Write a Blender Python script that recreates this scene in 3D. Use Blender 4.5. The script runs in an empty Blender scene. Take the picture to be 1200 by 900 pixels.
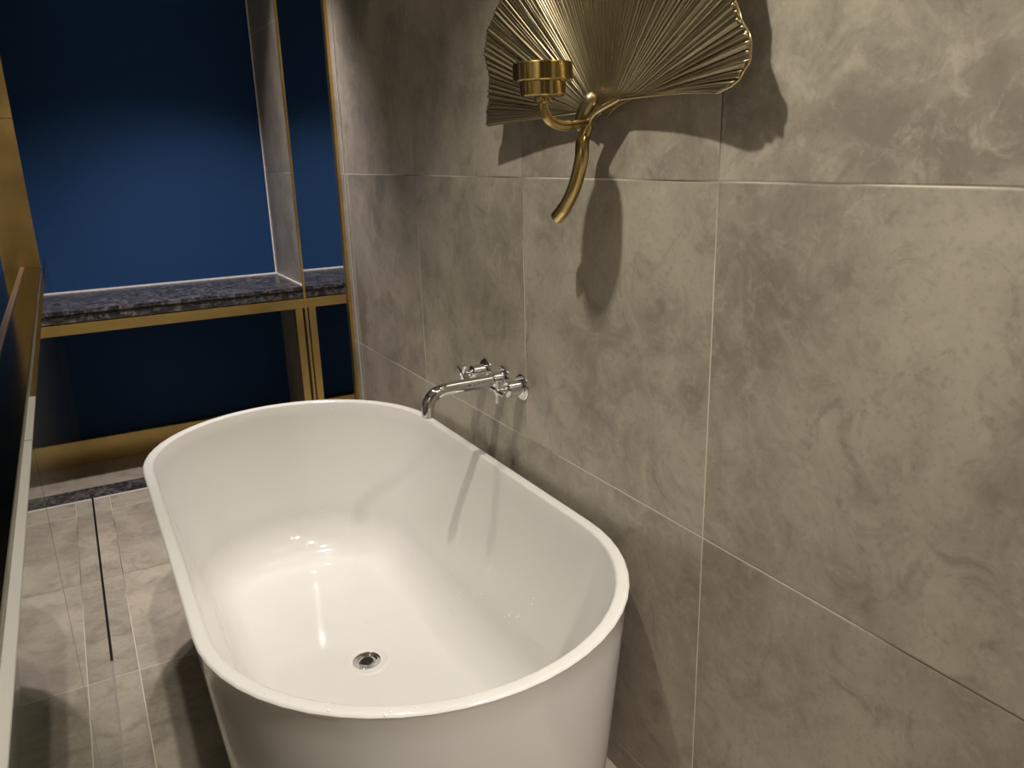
import bpy, bmesh, math, random
from mathutils import Vector, Matrix
from mathutils.bvhtree import BVHTree
random.seed(7)
PI = math.pi
C = bpy.context.scene.collection
sc = bpy.context.scene

# ------------------------------------------------------------------ helpers
def link(name, me, mat=None, parent=None, loc=None, smooth=True):
    o = bpy.data.objects.new(name, me); C.objects.link(o)
    if mat: me.materials.append(mat)
    if parent: o.parent = parent
    if loc: o.location = loc
    if smooth:
        for p in me.polygons: p.use_smooth = True
    return o
def from_bm(name, bm, mat=None, parent=None, loc=None, smooth=True, sharp=35):
    bmesh.ops.recalc_face_normals(bm, faces=bm.faces)
    if smooth:
        for e in bm.edges:
            if len(e.link_faces) == 2 and e.calc_face_angle(0) > math.radians(sharp): e.smooth = False
    me = bpy.data.meshes.new(name); bm.to_mesh(me); bm.free()
    return link(name, me, mat, parent, loc, smooth)
def add_box(bm, x0, x1, y0, y1, z0, z1, bev=0):
    r = bmesh.ops.create_cube(bm, size=1)
    for v in r['verts']:
        v.co = Vector(((x0+x1)/2+v.co.x*(x1-x0), (y0+y1)/2+v.co.y*(y1-y0), (z0+z1)/2+v.co.z*(z1-z0)))
    if bev:
        es = list({e for v in r['verts'] for e in v.link_edges})
        bmesh.ops.bevel(bm, geom=es, offset=bev, segments=2, affect='EDGES')
def box(name, dims, mat, parent=None, bev=0):
    bm = bmesh.new(); add_box(bm, *dims, bev=bev)
    return from_bm(name, bm, mat, parent, smooth=False)
def add_lathe(bm, prof, origin, axis=(0,0,1), n=48, cap0=False, cap1=False):
    A = Vector(axis).normalized(); q = A.to_track_quat('Z', 'Y'); O = Vector(origin)
    rings = []
    for r, h in prof:
        rings.append([bm.verts.new(O + q @ Vector((r*math.cos(2*PI*i/n), r*math.sin(2*PI*i/n), h))) for i in range(n)])
    for a, b in zip(rings, rings[1:]):
        for i in range(n): bm.faces.new((a[i], a[(i+1)%n], b[(i+1)%n], b[i]))
    if cap0: bm.faces.new(rings[0][::-1])
    if cap1: bm.faces.new(rings[-1])
def catmull(P, k=8):
    P = [Vector(p) for p in P]; out = []
    Q = [2*P[0]-P[1]] + P + [2*P[-1]-P[-2]]
    for i in range(1, len(Q)-2):
        for j in range(k):
            t = j/k; a, b, c, d = Q[i-1:i+3]
            out.append(0.5*((2*b)+(c-a)*t+(2*a-5*b+4*c-d)*t*t+(3*b-a-3*c+d)*t**3))
    out.append(P[-1]); return out
def add_tube(bm, pts, rad, n=16, flat=1.0, cap=True):
    pts = [Vector(p) for p in pts]; m = len(pts)
    if not isinstance(rad, (list, tuple)): rad = [rad]*m
    up = None; rings = []
    for i, p in enumerate(pts):
        t = (pts[min(i+1, m-1)] - pts[max(i-1, 0)]).normalized()
        if up is None: up = t.orthogonal().normalized()
        up = (up - t*up.dot(t)).normalized(); s = t.cross(up)
        rings.append([bm.verts.new(p + rad[i]*(math.cos(2*PI*k/n)*up + math.sin(2*PI*k/n)*s*flat)) for k in range(n)])
    for a, b in zip(rings, rings[1:]):
        for k in range(n): bm.faces.new((a[k], a[(k+1)%n], b[(k+1)%n], b[k]))
    if cap:
        bm.faces.new(rings[0][::-1]); bm.faces.new(rings[-1])
def thing(name, label, cat, loc=(0,0,0), group=None):
    o = bpy.data.objects.new(name, None); C.objects.link(o); o.location = loc
    o['label'] = label; o['category'] = cat
    if group: o['group'] = group
    return o
def tag(o, label, cat, kind=None, group=None):
    o['label'] = label; o['category'] = cat
    if kind: o['kind'] = kind
    if group: o['group'] = group
    return o
def struct(o, label, cat):
    return tag(o, label, cat, 'structure')
def rel(o, parent):            # keep world-built mesh in place under a moved parent
    o.location = -parent.location; return o

# ------------------------------------------------------------------ materials
def lin(c): return tuple(((v/255)/12.92 if v/255 <= .04045 else ((v/255+.055)/1.055)**2.4) for v in c)+(1,)
class NT:
    def __init__(s, name):
        s.m = bpy.data.materials.new(name); s.m.use_nodes = True
        s.t = s.m.node_tree; s.b = s.t.nodes['Principled BSDF']
    def n(s, typ, **kw):
        o = s.t.nodes.new(typ)
        for k, v in kw.items(): setattr(o, k, v)
        return o
    def l(s, a, b): s.t.links.new(a, b)
    def val(s, x, sock):
        if isinstance(x, (int, float, tuple)): sock.default_value = x
        else: s.l(x, sock)
    def math(s, op, a, b=0.0, c=0.0):
        o = s.n('ShaderNodeMath', operation=op); s.val(a, o.inputs[0]); s.val(b, o.inputs[1]); s.val(c, o.inputs[2]); return o.outputs[0]
    def mix(s, f, a, b):
        o = s.n('ShaderNodeMix', data_type='RGBA'); s.val(f, o.inputs[0]); s.val(a, o.inputs[6]); s.val(b, o.inputs[7]); return o.outputs[2]
    def noise(s, vec, scale, detail=6, rough=.6, dist=0):
        o = s.n('ShaderNodeTexNoise'); s.val(vec, o.inputs['Vector']); o.inputs['Scale'].default_value = scale
        o.inputs['Detail'].default_value = detail; o.inputs['Roughness'].default_value = rough; o.inputs['Distortion'].default_value = dist
        return o.outputs['Fac']
    def ramp(s, f, lo, hi):
        o = s.n('ShaderNodeMapRange'); s.val(f, o.inputs[0]); o.inputs[1].default_value = lo; o.inputs[2].default_value = hi; return o.outputs[0]
def simple(name, col, rough=.5, metal=0, coat=0, **kw):
    N = NT(name); b = N.b.inputs
    b['Base Color'].default_value = col if len(col) == 4 else lin(col); b['Roughness'].default_value = rough; b['Metallic'].default_value = metal
    b['Coat Weight'].default_value = coat
    for k, v in kw.items(): b[k].default_value = v
    return N
def tile_mat(name, ax_u, ax_v, u0, v0, grout, size=.5995, gw=.0012, dark=1.0, rough=.36):
    """large concrete-look porcelain tiles, joints in two axes of object space"""
    N = NT(name); tc = N.n('ShaderNodeTexCoord'); sp = N.n('ShaderNodeSeparateXYZ'); N.l(tc.outputs['Object'], sp.inputs[0])
    U = sp.outputs[ax_u]; V = sp.outputs[ax_v]
    def joint(co, c0):
        s = N.math('DIVIDE', N.math('SUBTRACT', co, c0), size)
        fl = N.math('FLOOR', s); fr = N.math('SUBTRACT', s, fl)
        d = N.math('MULTIPLY', N.math('MINIMUM', fr, N.math('SUBTRACT', 1.0, fr)), size)
        return fl, d
    fu, du = joint(U, u0); fv, dv = joint(V, v0)
    d = N.math('MINIMUM', du, dv)
    cell = N.n('ShaderNodeCombineXYZ'); N.l(fu, cell.inputs[0]); N.l(fv, cell.inputs[1])
    wn = N.n('ShaderNodeTexWhiteNoise', noise_dimensions='3D'); N.l(cell.outputs[0], wn.inputs['Vector'])
    off = N.n('ShaderNodeVectorMath', operation='MULTIPLY_ADD'); N.l(wn.outputs['Color'], off.inputs[0]); off.inputs[1].default_value = (7, 7, 7); N.l(tc.outputs['Object'], off.inputs[2])
    P = off.outputs[0]
    n1 = N.noise(P, 3.2, 8, .62, .6); n2 = N.noise(P, 11, 8, .68, 1.2); n3 = N.noise(P, 90, 5, .6); n4 = N.noise(P, 24, 9, .75, .8)
    k = dark
    cA = (.235*k, .212*k, .176*k, 1); cB = (.45*k, .412*k, .34*k, 1)
    col = N.mix(N.ramp(n1, .33, .68), cA, cB)
    col = N.mix(N.math('MULTIPLY', N.ramp(n2, .50, .68), .6), col, (.47*k, .42*k, .345*k, 1))
    col = N.mix(N.math('MULTIPLY', N.ramp(n4, .53, .66), .45), col, (.50*k, .46*k, .39*k, 1))
    col = N.mix(N.math('MULTIPLY', N.ramp(n2, .46, .32), .6), col, (.20*k, .168*k, .132*k, 1))
    col = N.mix(N.math('MULTIPLY', N.ramp(n3, .52, .70), .26), col, (.17*k, .14*k, .11*k, 1))
    tone = N.math('MULTIPLY_ADD', wn.outputs['Value'], .14, .95)
    vm = N.n('ShaderNodeVectorMath', operation='SCALE'); N.l(col, vm.inputs[0]); N.l(tone, vm.inputs['Scale'])
    gsel = N.ramp(N.noise(tc.outputs['Object'], 1.7, 2, .5), .40, .52)
    gcol = N.mix(gsel, (.13, .11, .085, 1), grout)
    inside = N.math('LESS_THAN', d, gw)
    N.l(N.mix(inside, vm.outputs[0], gcol), N.b.inputs['Base Color'])
    N.l(N.math('MULTIPLY_ADD', n2, .22, rough-.11), N.b.inputs['Roughness'])
    bump = N.n('ShaderNodeBump'); bump.inputs['Strength'].default_value = .25; bump.inputs['Distance'].default_value = .0015
    h = N.math('ADD', N.math('MULTIPLY', n4, .6), N.math('MULTIPLY', N.ramp(d, 0.0, .003), 1.2))
    N.l(h, bump.inputs['Height']); N.l(bump.outputs[0], N.b.inputs['Normal'])
    return N.m
GR = (.72, .68, .58, 1)
M_wall = tile_mat('wall_tile_concrete', 1, 2, .9224, .6680, GR)
M_floor = tile_mat('floor_tile_concrete', 0, 1, -.893, 2.110, GR, dark=1.12, rough=.40)
M_fin = M_wall
M_wallL = tile_mat('left_wall_tile', 1, 2, .9224, .6680, GR)

def marble():
    N = NT('black_marble'); tc = N.n('ShaderNodeTexCoord')
    a = N.noise(tc.outputs['Object'], 22, 10, .72, 2.2); b = N.noise(tc.outputs['Object'], 70, 8, .7, 1.0)
    col = N.mix(N.ramp(a, .48, .62), (.018, .018, .020, 1), (.18, .175, .18, 1))
    col = N.mix(N.math('MULTIPLY', N.ramp(b, .56, .70), .7), col, (.38, .37, .36, 1))
    N.l(col, N.b.inputs['Base Color']); N.b.inputs['Roughness'].default_value = .30
    return N.m
M_marble = marble()
def brass(name, col, rough, streak=0):
    N = NT(name); tc = N.n('ShaderNodeTexCoord')
    n1 = N.noise(tc.outputs['Object'], 5, 5, .6, .5)
    c = N.mix(N.ramp(n1, .3, .7), tuple(v*.78 for v in col)+(1,), tuple(v for v in col)+(1,))
    N.l(c, N.b.inputs['Base Color']); N.b.inputs['Metallic'].default_value = 1
    N.l(N.math('MULTIPLY_ADD', n1, .15, rough-.07), N.b.inputs['Roughness'])
    return N.m
M_brass = brass('satin_brass', (.86, .64, .25), .30)
M_brass_sill = brass('polished_brass_sill', (.30, .215, .08), .13)  # brass darkened in its colour to stand in for the sill's dark reflection
M_gold = brass('polished_brass', (.66, .50, .21), .18)
M_leaf = brass('antique_brass_leaf', (.44, .375, .235), .40)
M_rim = brass('bright_brass_rim', (.82, .68, .38), .22)
M_chrome = simple('chrome', (.82, .82, .83, 1), .05, 1).m
M_dark = simple('dark_drain_hole', (.03, .028, .022, 1), .3, .6).m
M_tub = simple('white_acrylic', (.67, .665, .645, 1), .075, 0, 0, **{'IOR': 1.6}).m
M_caulk = simple('white_sealant', (.78, .76, .72, 1), .5).m
M_mirror = simple('mirror_glass', (.88, .89, .88, 1), .0, 1).m
M_strip = simple('rose_metal_strip', (.80, .62, .50, 1), .3, 1).m
M_ceiling = simple('matt_ceiling', (.52, .50, .46, 1), .9).m
M_black = simple('black_gasket', (.01, .01, .01, 1), .4).m
def blue():
    N = NT('navy_paint'); tc = N.n('ShaderNodeTexCoord')
    n1 = N.noise(tc.outputs['Object'], 40, 4, .6)
    N.l(N.mix(n1, (.009, .045, .135, 1), (.011, .051, .152, 1)), N.b.inputs['Base Color'])
    N.b.inputs['Roughness'].default_value = .75; N.b.inputs['Specular IOR Level'].default_value = .25
    return N.m
M_blue = blue()
M_glass = simple('clear_glass', (.93, .97, .94, 1), 0, 0, 0, **{'Transmission Weight': 1.0, 'IOR': 1.5}).m
M_edge = simple('polished_glass_edge', (.50, .49, .45, 1), .3, 0, 0, **{'Transmission Weight': .45, 'IOR': 1.3}).m  # pale colour stands in for light showing in the glass edge
M_water = simple('water', (.86, .85, .82, 1), .03, 0, 1).m

# ------------------------------------------------------------------ room
YB = 3.97; YS = 3.465; YM = 2.795; HC = 2.5
bm = bmesh.new(); add_box(bm, 0, .12, -1.6, YM, -.0, HC)
struct(from_bm('wall_right', bm, M_wall, smooth=False), 'large grey concrete-look tiled wall beside the bathtub', 'wall')
struct(box('wall_niche', (0, .12, YS, YB, 0, HC), M_fin), 'narrow tiled side wall of the blue niche at its right end', 'wall')
struct(box('wall_behind_mirror', (.012, .12, YM, YS, 0, HC), M_black), 'recess behind the tall narrow mirror', 'wall')
struct(box('wall_back', (-1.45, .12, YB, YB+.1, 0, HC), M_blue), 'navy blue painted back wall above and below the marble shelf', 'wall')
struct(box('floor', (-1.45, .12, -1.6, YB+.1, -.1, 0), M_floor), 'floor of large grey-beige tiles around the bathtub', 'floor')
struct(box('ceiling', (-1.45, .12, -1.6, YB+.1, HC, HC+.1), M_ceiling), 'dark matt ceiling over the bathroom', 'ceiling')
struct(box('wall_front', (-1.45, .12, -1.7, -1.6, 0, HC), M_wallL), 'tiled wall behind the photographer', 'wall')
bm = bmesh.new()
add_box(bm, -1.45, -.981, -1.6, 3.50, 0, .948); add_box(bm, -1.45, -1.046, -1.6, 3.50, .948, HC); add_box(bm, -1.45, -1.0, 3.50, YB, 0, HC)
struct(from_bm('wall_left', bm, M_wallL, smooth=False), 'left wall with a brass-lined mirror recess above the glass panel', 'wall')
# sealant lines at the niche
bm = bmesh.new(); add_box(bm, -1.0, 0, YB-.006, YB, .782, .789); add_box(bm, -.005, 0, YB-.010, YB-.004, .782, HC); add_box(bm, -.006, 0, YS, YB-.004, .782, .788)
struct(from_bm('trim_1', bm, M_caulk, smooth=False), 'white sealant bead where the marble shelf meets blue wall', 'sealant')
# floor threshold strip and floor line
struct(box('trim_2', (-1.0, 0, 3.462, 3.592, -.001, .002), M_marble), 'black marble strip set across the floor below the shelf', 'threshold strip')
struct(box('trim_3', (-1.0, 0, 3.452, 3.462, -.001, .0022), M_caulk), 'thin white grout line along the black marble floor strip', 'grout line')
struct(box('baseboard_back', (-1.0, 0, 3.925, YB, 0, .112), M_brass, bev=.002), 'brass baseboard under the marble shelf', 'baseboard')
struct(box('trim_4', (-.0035, 0, 2.744, 2.7475, 0, HC), M_caulk), 'thin vertical grout line beside the brass mirror frame', 'grout line')

# ------------------------------------------------------------------ niche shelf
t = thing('marble_bench', 'dark marble bench shelf on a brass frame below the blue wall', 'bench', (-.5, YS, 0))
rel(box('marble_top', (-.998, -.001, YS-.004, YB-.001, .766, .782), M_marble, t, .0015), t)
rel(box('marble_apron', (-.998, -.001, YS+.002, YB-.001, .733, .763), M_marble, t, .001), t)
rel(box('brass_rail', (-.998, -.001, YS-.004, YS+.03, .687, .729), M_brass, t, .0015), t)
for x in (-.047, -.99):
    rel(box('post', (x, x+.031, YS-.002, YS+.028, 0, .687), M_brass, t, .0015), t)

# ------------------------------------------------------------------ right mirror
t = thing('wall_mirror', 'tall narrow mirror in a thin brass frame beside the blue niche', 'mirror', (0, 3.1, 0))
rel(box('mirror_glass', (-.002, .004, YM+.02, YS-.006, .004, HC-.004), M_mirror, t), t)
bm = bmesh.new()
add_box(bm, -.010, .004, YM+.001, YM+.022, .002, HC-.002, .002); add_box(bm, -.006, .004, YM+.024, YM+.045, .002, HC-.002, .0015)
rel(from_bm('brass_frame', bm, M_brass, t, smooth=False), t)
rel(box('brass_frame', (-.007, .004, YS-.012, YS-.001, .002, HC-.002), M_brass, t, .0015), t)

# ------------------------------------------------------------------ left mirror in brass recess
t = thing('framed_mirror', 'large left mirror set in a deep brass-lined recess', 'mirror', (-1.04, 2, .95))
rel(box('mirror_glass', (-1.045, -1.040, -.6, 3.462, .956, HC-.004), M_mirror, t), t)
rel(box('brass_sill', (-1.045, -.979, -.6, 3.463, .949, .956), M_brass_sill, t, .001), t)
bm = bmesh.new(); add_box(bm, -1.045, -.979, 3.463, 3.499, .949, 1.488, .001); add_box(bm, -1.045, -.979, 3.463, 3.499, 1.4895, HC-.003, .001)
rel(from_bm('brass_jamb', bm, M_brass, t, smooth=False), t)
rel(box('edge_strip', (-1.040, -1.033, -.6, 3.462, .956, .961), M_strip, t, .001), t)

# ------------------------------------------------------------------ glass screen
def glass(name, y0, y1, label):
    o = box(name, (-.9635, -.9555, y0, y1, .012, .992), M_glass, bev=.0008)
    box('pale_edge_cap', (-.9637, -.9553, y0, min(y1, 1.30), .992, .9965), M_edge, o, .0005)  # added pale cap imitates bright floor seen through the glass top edge
    return tag(o, label, 'glass panel')
glass('glass_panel', 1.082, 3.457, 'clear frameless glass panel running from the black floor strip')
glass('glass_panel', .10, 1.079, 'short clear glass panel nearest the camera at left edge')
tag(box('floor_channel', (-.967, -.952, 2.18, 3.457, .0005, .010), M_black, bev=.001), 'black floor channel holding the long glass panel', 'floor channel')
tag(box('floor_channel', (-.966, -.953, .10, 2.178, .0005, .011), simple('grey_seal', (.35, .33, .3, 1), .4).m, bev=.001), 'thin grey floor channel under near part of the glass', 'floor channel')

# ------------------------------------------------------------------ bathtub
TX, TY0, TY1, TR, TZ = -.414, 1.230, 2.048, .392, .58
def stadium(cx, r, y0, y1, z, na=28, ns=10):
    P = []
    for i in range(na+1):
        a = PI*i/na; P.append(Vector((cx+r*math.cos(a), y1+r*math.sin(a), z)))
    for i in range(1, ns): P.append(Vector((cx-r, y1+(y0-y1)*i/ns, z)))
    for i in range(na+1):
        a = PI+PI*i/na; P.append(Vector((cx+r*math.cos(a), y0+r*math.sin(a), z)))
    for i in range(1, ns): P.append(Vector((cx+r, y0+(y1-y0)*i/ns, z)))
    return P
prof = []   # (radius, z) from the outer foot over the rim to the inner floor
BZ = .125
for r, z in ((.318, .002), (.328, .002), (.333, .006)): prof.append((r, z))
for i in range(1, 13):
    k = i/12; prof.append((.333+(TR-.004-.333)*(k**.92), .006+(TZ-.012-.006)*k))
for a in (20, 45, 70, 90): prof.append((TR-.006+.006*math.cos(math.radians(a)), TZ-.006+.006*math.sin(math.radians(a))))
for a in (90, 65, 40, 15): prof.append((TR-.019-.007*math.cos(math.radians(a)), TZ-.007+.007*math.sin(math.radians(a))))
r0, z0 = TR-.0265, TZ-.012
for i in range(1, 11):
    k = i/10; prof.append((r0+(.292-r0)*k**1.2, z0+(.255-z0)*k))
for i in range(1, 13):       # bottom cove
    a = PI/2*i/12; prof.append((.292-.085*(1-math.cos(a))-.012*math.sin(a), .255-(.255-BZ)*math.sin(a)))
for k in (.18, .15, .10, .05, .004): prof.append((k, BZ-.0006))
t = thing('bathtub', 'white freestanding oval bathtub standing on the tiled floor', 'bathtub', (TX, 1.64, 0))
bm = bmesh.new(); rings = []
for r, z in prof:
    sh = 0
    rings.append([bm.verts.new(p) for p in stadium(TX, r, TY0, TY1, z)])
for a, b in zip(rings, rings[1:]):
    n = len(a)
    for i in range(n): bm.faces.new((a[i], a[(i+1) % n], b[(i+1) % n], b[i]))
nn = len(rings[-1]); bm.faces.new(rings[-1])
bm.faces.new(rings[0][::-1])
bm.normal_update()
tub_bvh = BVHTree.FromBMesh(bm)
tub = rel(from_bm('tub_shell', bm, M_tub, t, sharp=50), t)
DX, DY = -.400, 1.647
bm = bmesh.new(); add_lathe(bm, [(.056, -.0008), (.053, .0022), (.050, .0024), (.046, .0010), (.034, .0004)], (DX, DY, BZ))
dr = rel(from_bm('drain_recess', bm, M_tub, t), t)
bm = bmesh.new(); add_lathe(bm, [(.035, .0005), (.0345, .0030), (.033, .0042), (.0305, .0040), (.028, .0020), (.0225, .0010), (.0215, -.001), (.0195, .0022), (.018, .0026), (.0165, .0014), (.0160, .0009)], (DX, DY, BZ))
dn = rel(from_bm('drain_ring', bm, M_chrome, t), t)
bm = bmesh.new(); add_lathe(bm, [(.0172, .0012), (.012, .0010), (.001, .0009)], (DX, DY, BZ), cap1=True)
rel(from_bm('drain_hole_disc', bm, M_dark, t), t)  # flat dark disc stands in for the shade inside the drain hole

# ------------------------------------------------------------------ faucet
FZ = .790
t = thing('bath_faucet', 'chrome wall faucet with curved spout and two cross handles above the bathtub', 'faucet', (0, 1.63, FZ))
def rosette(y):
    bm = bmesh.new(); add_lathe(bm, [(.031, 0), (.031, .004), (.029, .006), (.012, .006)], (.0008, y, FZ), (-1, 0, 0), cap0=True, cap1=True)
    rel(from_bm('rosette', bm, M_chrome, t), t)
YL, YC, YR = 1.722, 1.630, 1.540
for y in (YL, YC, YR): rosette(y)
bm = bmesh.new()
path = [(-.004, YC, FZ), (-.05, YC, FZ), (-.10, YC, FZ), (-.145, YC, FZ), (-.172, YC, FZ-.003), (-.190, YC, FZ-.011), (-.201, YC, FZ-.026), (-.205, YC, FZ-.045), (-.206, YC, FZ-.060)]
add_tube(bm, catmull(path, 5), .0150, 28)
add_lathe(bm, [(.0200, 0), (.0200, .026), (.0190, .028), (.0145, .028)], (-.006, YC, FZ), (-1, 0, 0))
sp = rel(from_bm('spout', bm, M_chrome, t), t)
bm = bmesh.new(); add_lathe(bm, [(.0128, 0), (.0110, .0015), (.001, .0016)], (-.206, YC, FZ-.0602), (0, 0, -1), cap1=True)
o = from_bm('aerator', bm, M_dark, sp)
for y, a in ((YL, 28), (YR, 4)):
    bm = bmesh.new()
    add_lathe(bm, [(.0185, 0), (.0185, .034), (.0178, .036), (.0095, .036), (.0095, .045), (.0085, .047), (.0085, .060)], (-.006, y, FZ), (-1, 0, 0), cap1=True)
    h = rel(from_bm('valve_body', bm, M_chrome, t), t)
    bm = bmesh.new(); ca, sa = math.cos(math.radians(a)), math.sin(math.radians(a)); xx = -.066
    for d in ((0, ca, sa), (0, -sa, ca)):
        D = Vector(d); c = Vector((xx, y, FZ))
        add_tube(bm, [c-D*.029, c-D*.0285, c+D*.0285, c+D*.029], [.0045, .0055, .0055, .0045], 16)
    add_lathe(bm, [(.0085, -.006), (.0085, .005), (.006, .007)], (xx, y, FZ), (-1, 0, 0), cap0=True, cap1=True)
    from_bm('cross_handle', bm, M_chrome, h)

# ------------------------------------------------------------------ ginkgo sconce
LO = Vector((-.024, 1.195, 1.367))
t = thing('leaf_sconce', 'brass ginkgo leaf wall sconce with a candle cup, hung above the bathtub', 'wall sconce', tuple(LO))
RK = [(4.5, .312), (5.2, .338), (6.6, .360), (9.5, .381), (13, .387), (18, .377), (23, .374), (30, .392), (38, .408), (46, .398), (55, .405), (64, .42), (74, .405), (82, .36), (88, .315), (93, .32), (100, .37), (108, .41), (118, .40), (127, .375), (138, .364), (145, .383), (151, .399), (156, .398), (164, .366), (170, .368), (175, .385), (178.6, .388)]
def Rth(d):
    for (a, ra), (b, rb) in zip(RK, RK[1:]):
        if a <= d <= b:
            k = (d-a)/(b-a); k = k*k*(3-2*k); return ra+(rb-ra)*k
    return RK[0][1] if d < RK[0][0] else RK[-1][1]
NR = 104; SUB = 8; NA = NR*SUB; NRad = 56
ribj = [random.uniform(.55, 1.5) for _ in range(NR+1)]
ribs = [random.uniform(-.3, .3) for _ in range(NR+1)]
def leaf_pt(i, j, ribs_on=True):
    th = 4.5+(178.6-4.5)*i/NA; R = Rth(th); k = j/NRad; kk = k**.92
    r = .012+(R-.012)*kk
    a = math.radians(th)
    # lower edges curve: the outer lobes droop slightly below the inner line
    u = r*math.cos(a); v = r*math.sin(a)
    edge = math.exp(-min(th-4.5, 178.6-th)/9.0)
    v += edge*(.034*min(1, k/.06)*(1-k)**.8 if th < 90 else .022*min(1, k/.1)*(1-k))
    f = i/SUB; c = int(f); ph = f-c
    amp = .0034*ribj[min(c, NR)]*min(1, k*1.8)*(1+.7*math.exp(-(th/38)**2))
    n = 1 if k < .35 else 1
    w = math.sin(PI*ph)**1.6*amp
    w += .0013*min(1, max(0, (k-.35)*3))*math.sin(2*PI*ph*2+ribs[min(c, NR)]*6)
    w += .0016*math.sin(c*2.3+k*9*ribs[min(c, NR)]*3)*k*.5
    x = -(.014*k**1.3 + .006*k*k*math.sin(math.radians(th*4.1+40)) + .003*k*math.sin(math.radians(th*9.3)))
    x -= .006*math.exp(-((th-172)/14)**2)*k
    x -= .16*max(0, v-.03)
    if ribs_on: x -= w
    du = .0022*k*k*math.sin(c*1.7+ribs[min(c, NR)]*4)
    return Vector((x, -(u+du*math.sin(a)), v))
bm = bmesh.new(); G = [[bm.verts.new(leaf_pt(i, j)) for j in range(NRad+1)] for i in range(NA+1)]
for i in range(NA):
    for j in range(NRad): bm.faces.new((G[i][j], G[i+1][j], G[i+1][j+1], G[i][j+1]))
blade = from_bm('leaf_blade', bm, M_leaf, t, sharp=180)
md = blade.modifiers.new('thick', 'SOLIDIFY'); md.thickness = .0022; md.offset = 0
# raised rim all round the leaf edge
W = lambda x, y, z: Vector((x, y, z))-LO
pts = catmull([W(-.050, 1.208, 1.340), W(-.049, 1.202, 1.358), W(-.044, 1.190, 1.380), leaf_pt(0, 7, False)], 5)[:-1]; rad = [.0085-.0012*q/5 for q in range(len(pts))]
for j in range(7, NRad, 2): pts.append(leaf_pt(0, j, False)); rad.append(.0050-.0028*min(1, (j-7)/NRad*2.2))
for i in range(0, NA+1, 4): pts.append(leaf_pt(i, NRad, False)); rad.append(.0021)
for j in range(NRad, 0, -2): pts.append(leaf_pt(NA, j, False)); rad.append(.0050-.0034*min(1, j/NRad*1.6))
bm = bmesh.new(); add_tube(bm, pts, rad, 10)
from_bm('leaf_rim', bm, M_rim, t, sharp=180)
# stem
sp = catmull([W(-.047, 1.200, 1.362), W(-.052, 1.206, 1.345), W(-.057, 1.206, 1.330), W(-.060, 1.205, 1.302), W(-.062, 1.225, 1.254), W(-.064, 1.254, 1.218), W(-.065, 1.277, 1.200)], 6)
bm = bmesh.new(); m = len(sp)
add_tube(bm, sp, [.0095+.0030*min(1, i/m*3) + (.001 if i > m*.8 else 0) for i in range(m)], 20)
from_bm('stem', bm, M_gold, t, sharp=60)
# collar loop at the leaf base
bm = bmesh.new(); add_tube(bm, catmull([W(-.046, 1.222, 1.352), W(-.052, 1.213, 1.376), W(-.050, 1.196, 1.398), W(-.044, 1.186, 1.412)], 5), [.006]+[.0125]*12+[.011, .009, .006], 18)
from_bm('leaf_collar', bm, M_leaf, t, sharp=60)
# back plate fixing to the wall
bm = bmesh.new(); add_lathe(bm, [(.018, 0), (.018, .006), (.014, .009), (.008, .010), (.008, .022)], W(0, 1.195, 1.43), (-1, 0, 0), cap0=True, cap1=True)
from_bm('wall_plate', bm, M_gold, t)
# arm with candle cup
CX, CY = -.152, 1.182
bm = bmesh.new()
add_tube(bm, catmull([W(-.052, 1.200, 1.368), W(-.085, 1.193, 1.362), W(-.115, 1.187, 1.361), W(-.140, 1.183, 1.370), W(-.151, CY, 1.388), W(CX, CY, 1.407)], 6), [.0070]*8+[.0085]*23, 18)
arm = from_bm('arm', bm, M_gold, t)
bm = bmesh.new()
add_lathe(bm, [(.0125, -.003), (.0140, .000), (.0140, .006), (.036, .008), (.0375, .010), (.0385, .030), (.048, .031), (.0495, .033), (.0495, .058), (.0480, .060), (.0465, .058), (.0465, .036), (.002, .034)], W(CX, CY, 1.3985), cap0=True, cap1=True, n=64)
from_bm('candle_cup', bm, M_gold, t, sharp=30)

# ------------------------------------------------------------------ camera
yaw, pitch, roll, F = 0.505204, 0.283794, -0.028156, 921.013
CAM = Vector((-0.87968, 0, 1.31538))
f = Vector((math.sin(yaw)*math.cos(pitch), math.cos(yaw)*math.cos(pitch), -math.sin(pitch)))
r_ = Vector((math.cos(yaw), -math.sin(yaw), 0)); u_ = r_.cross(f)
r2 = r_*math.cos(roll)+u_*math.sin(roll); u2 = -r_*math.sin(roll)+u_*math.cos(roll)
cd = bpy.data.cameras.new('camera'); cam = bpy.data.objects.new('camera', cd); C.objects.link(cam)
cd.sensor_width = 36; cd.sensor_fit = 'HORIZONTAL'; cd.lens = F*36/1200; cd.clip_start = .02
m = Matrix((r2, u2, -f)).transposed().to_4x4(); m.translation = CAM; cam.matrix_world = m
sc.camera = cam

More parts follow.
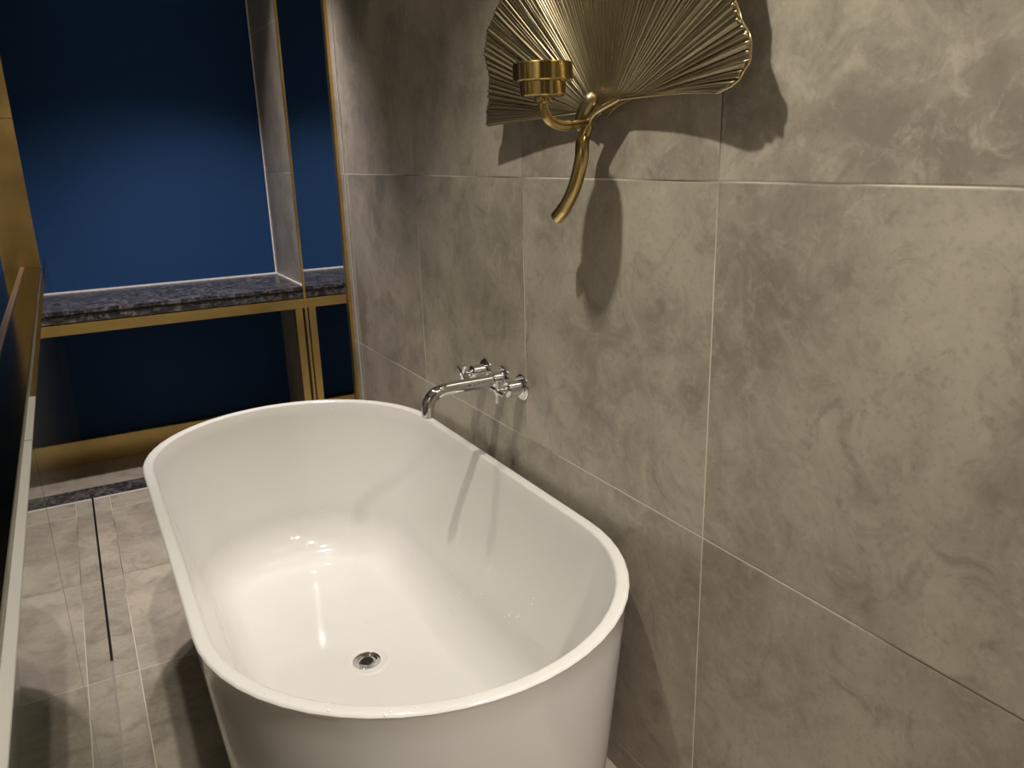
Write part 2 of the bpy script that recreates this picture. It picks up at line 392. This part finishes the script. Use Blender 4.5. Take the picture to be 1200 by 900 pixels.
# ------------------------------------------------------------------ water droplets clinging to the tub
bm = bmesh.new()
spots = [(270,606,2),(287,612,3),(274,632,2),(262,657,1),(386,483,2),(392,487,2),(389,502,2),(378,599,3),(412,620,3),(408,613,2),(500,585,3),(510,588,2),(536,676,4),(545,688,6),(552,697,6),(541,694,5),(596,718,4),(601,722,4),(512,712,3),(530,719,2),(405,745,3),(423,738,3),(450,455,2),(433,655,3),(300,742,2),(340,735,2),(390,830,3),(445,832,4),(352,826,3),(475,829,4),(320,812,2),(620,700,2)]
for px, py, n in spots:
    for _ in range(n):
        x = px+random.gauss(0, 7); y = py+random.gauss(0, 5)
        d = ((x-600)/F*r2-(y-450)/F*u2+f).normalized()
        loc, nor, idx, dist = tub_bvh.ray_cast(CAM, d)
        if loc is None: continue
        if nor.dot(d) > 0: nor = -nor
        R = random.uniform(.0010, .0021)
        q = nor.to_track_quat('Z', 'Y').to_matrix().to_4x4()
        bmesh.ops.create_icosphere(bm, subdivisions=2, radius=R, matrix=Matrix.Translation(loc+nor*R*.25) @ q @ Matrix.Diagonal((1, 1.15, .55, 1)))
tag(from_bm('water_droplets', bm, M_water), 'tiny clear water droplets clinging to inside of the bathtub', 'water droplets', 'stuff')

# ------------------------------------------------------------------ lights
def spot(name, loc, to, energy, ang, blend, col, rad=.03):
    ld = bpy.data.lights.new(name, 'SPOT'); o = bpy.data.objects.new(name, ld); C.objects.link(o)
    ld.energy = energy; ld.spot_size = math.radians(ang); ld.spot_blend = blend; ld.color = col; ld.shadow_soft_size = rad
    o.location = loc; o.rotation_euler = (Vector(to)-Vector(loc)).to_track_quat('-Z', 'Y').to_euler(); return o
warm = (1, .925, .785)
spot('downlight', (-.68, 1.03, 2.46), (-.60, 1.08, 0), 54, 100, .55, warm, .025)
spot('downlight', (-.80, 1.92, 2.46), (-.74, 1.92, 0), 27, 56, .6, warm, .03)
spot('downlight', (-.50, 2.75, 2.46), (-.50, 3.30, 0), 102, 88, 1.0, (1, .89, .87), .03)
spot('downlight', (-.27, 3.22, 2.46), (-.22, 3.22, 0), 17, 80, .4, (1, .885, .85), .03)
spot('downlight', (-.20, -.40, 2.46), (-.25, -.05, 0), 125, 100, .7, (1, .91, .82), .035)
w = bpy.data.worlds.new('world'); sc.world = w; w.use_nodes = True
w.node_tree.nodes['Background'].inputs[0].default_value = (.05, .045, .04, 1); w.node_tree.nodes['Background'].inputs[1].default_value = .3
vs = sc.view_settings; vs.view_transform = 'Standard'; vs.look = 'None'; vs.gamma = 1; vs.use_curve_mapping = False; vs.exposure = 0.48
sc.cycles.max_bounces = 14; sc.cycles.transmission_bounces = 10; sc.cycles.glossy_bounces = 8; sc.cycles.diffuse_bounces = 5
sc.cycles.sample_clamp_indirect = 9; sc.cycles.blur_glossy = 0; sc.cycles.use_denoising = True
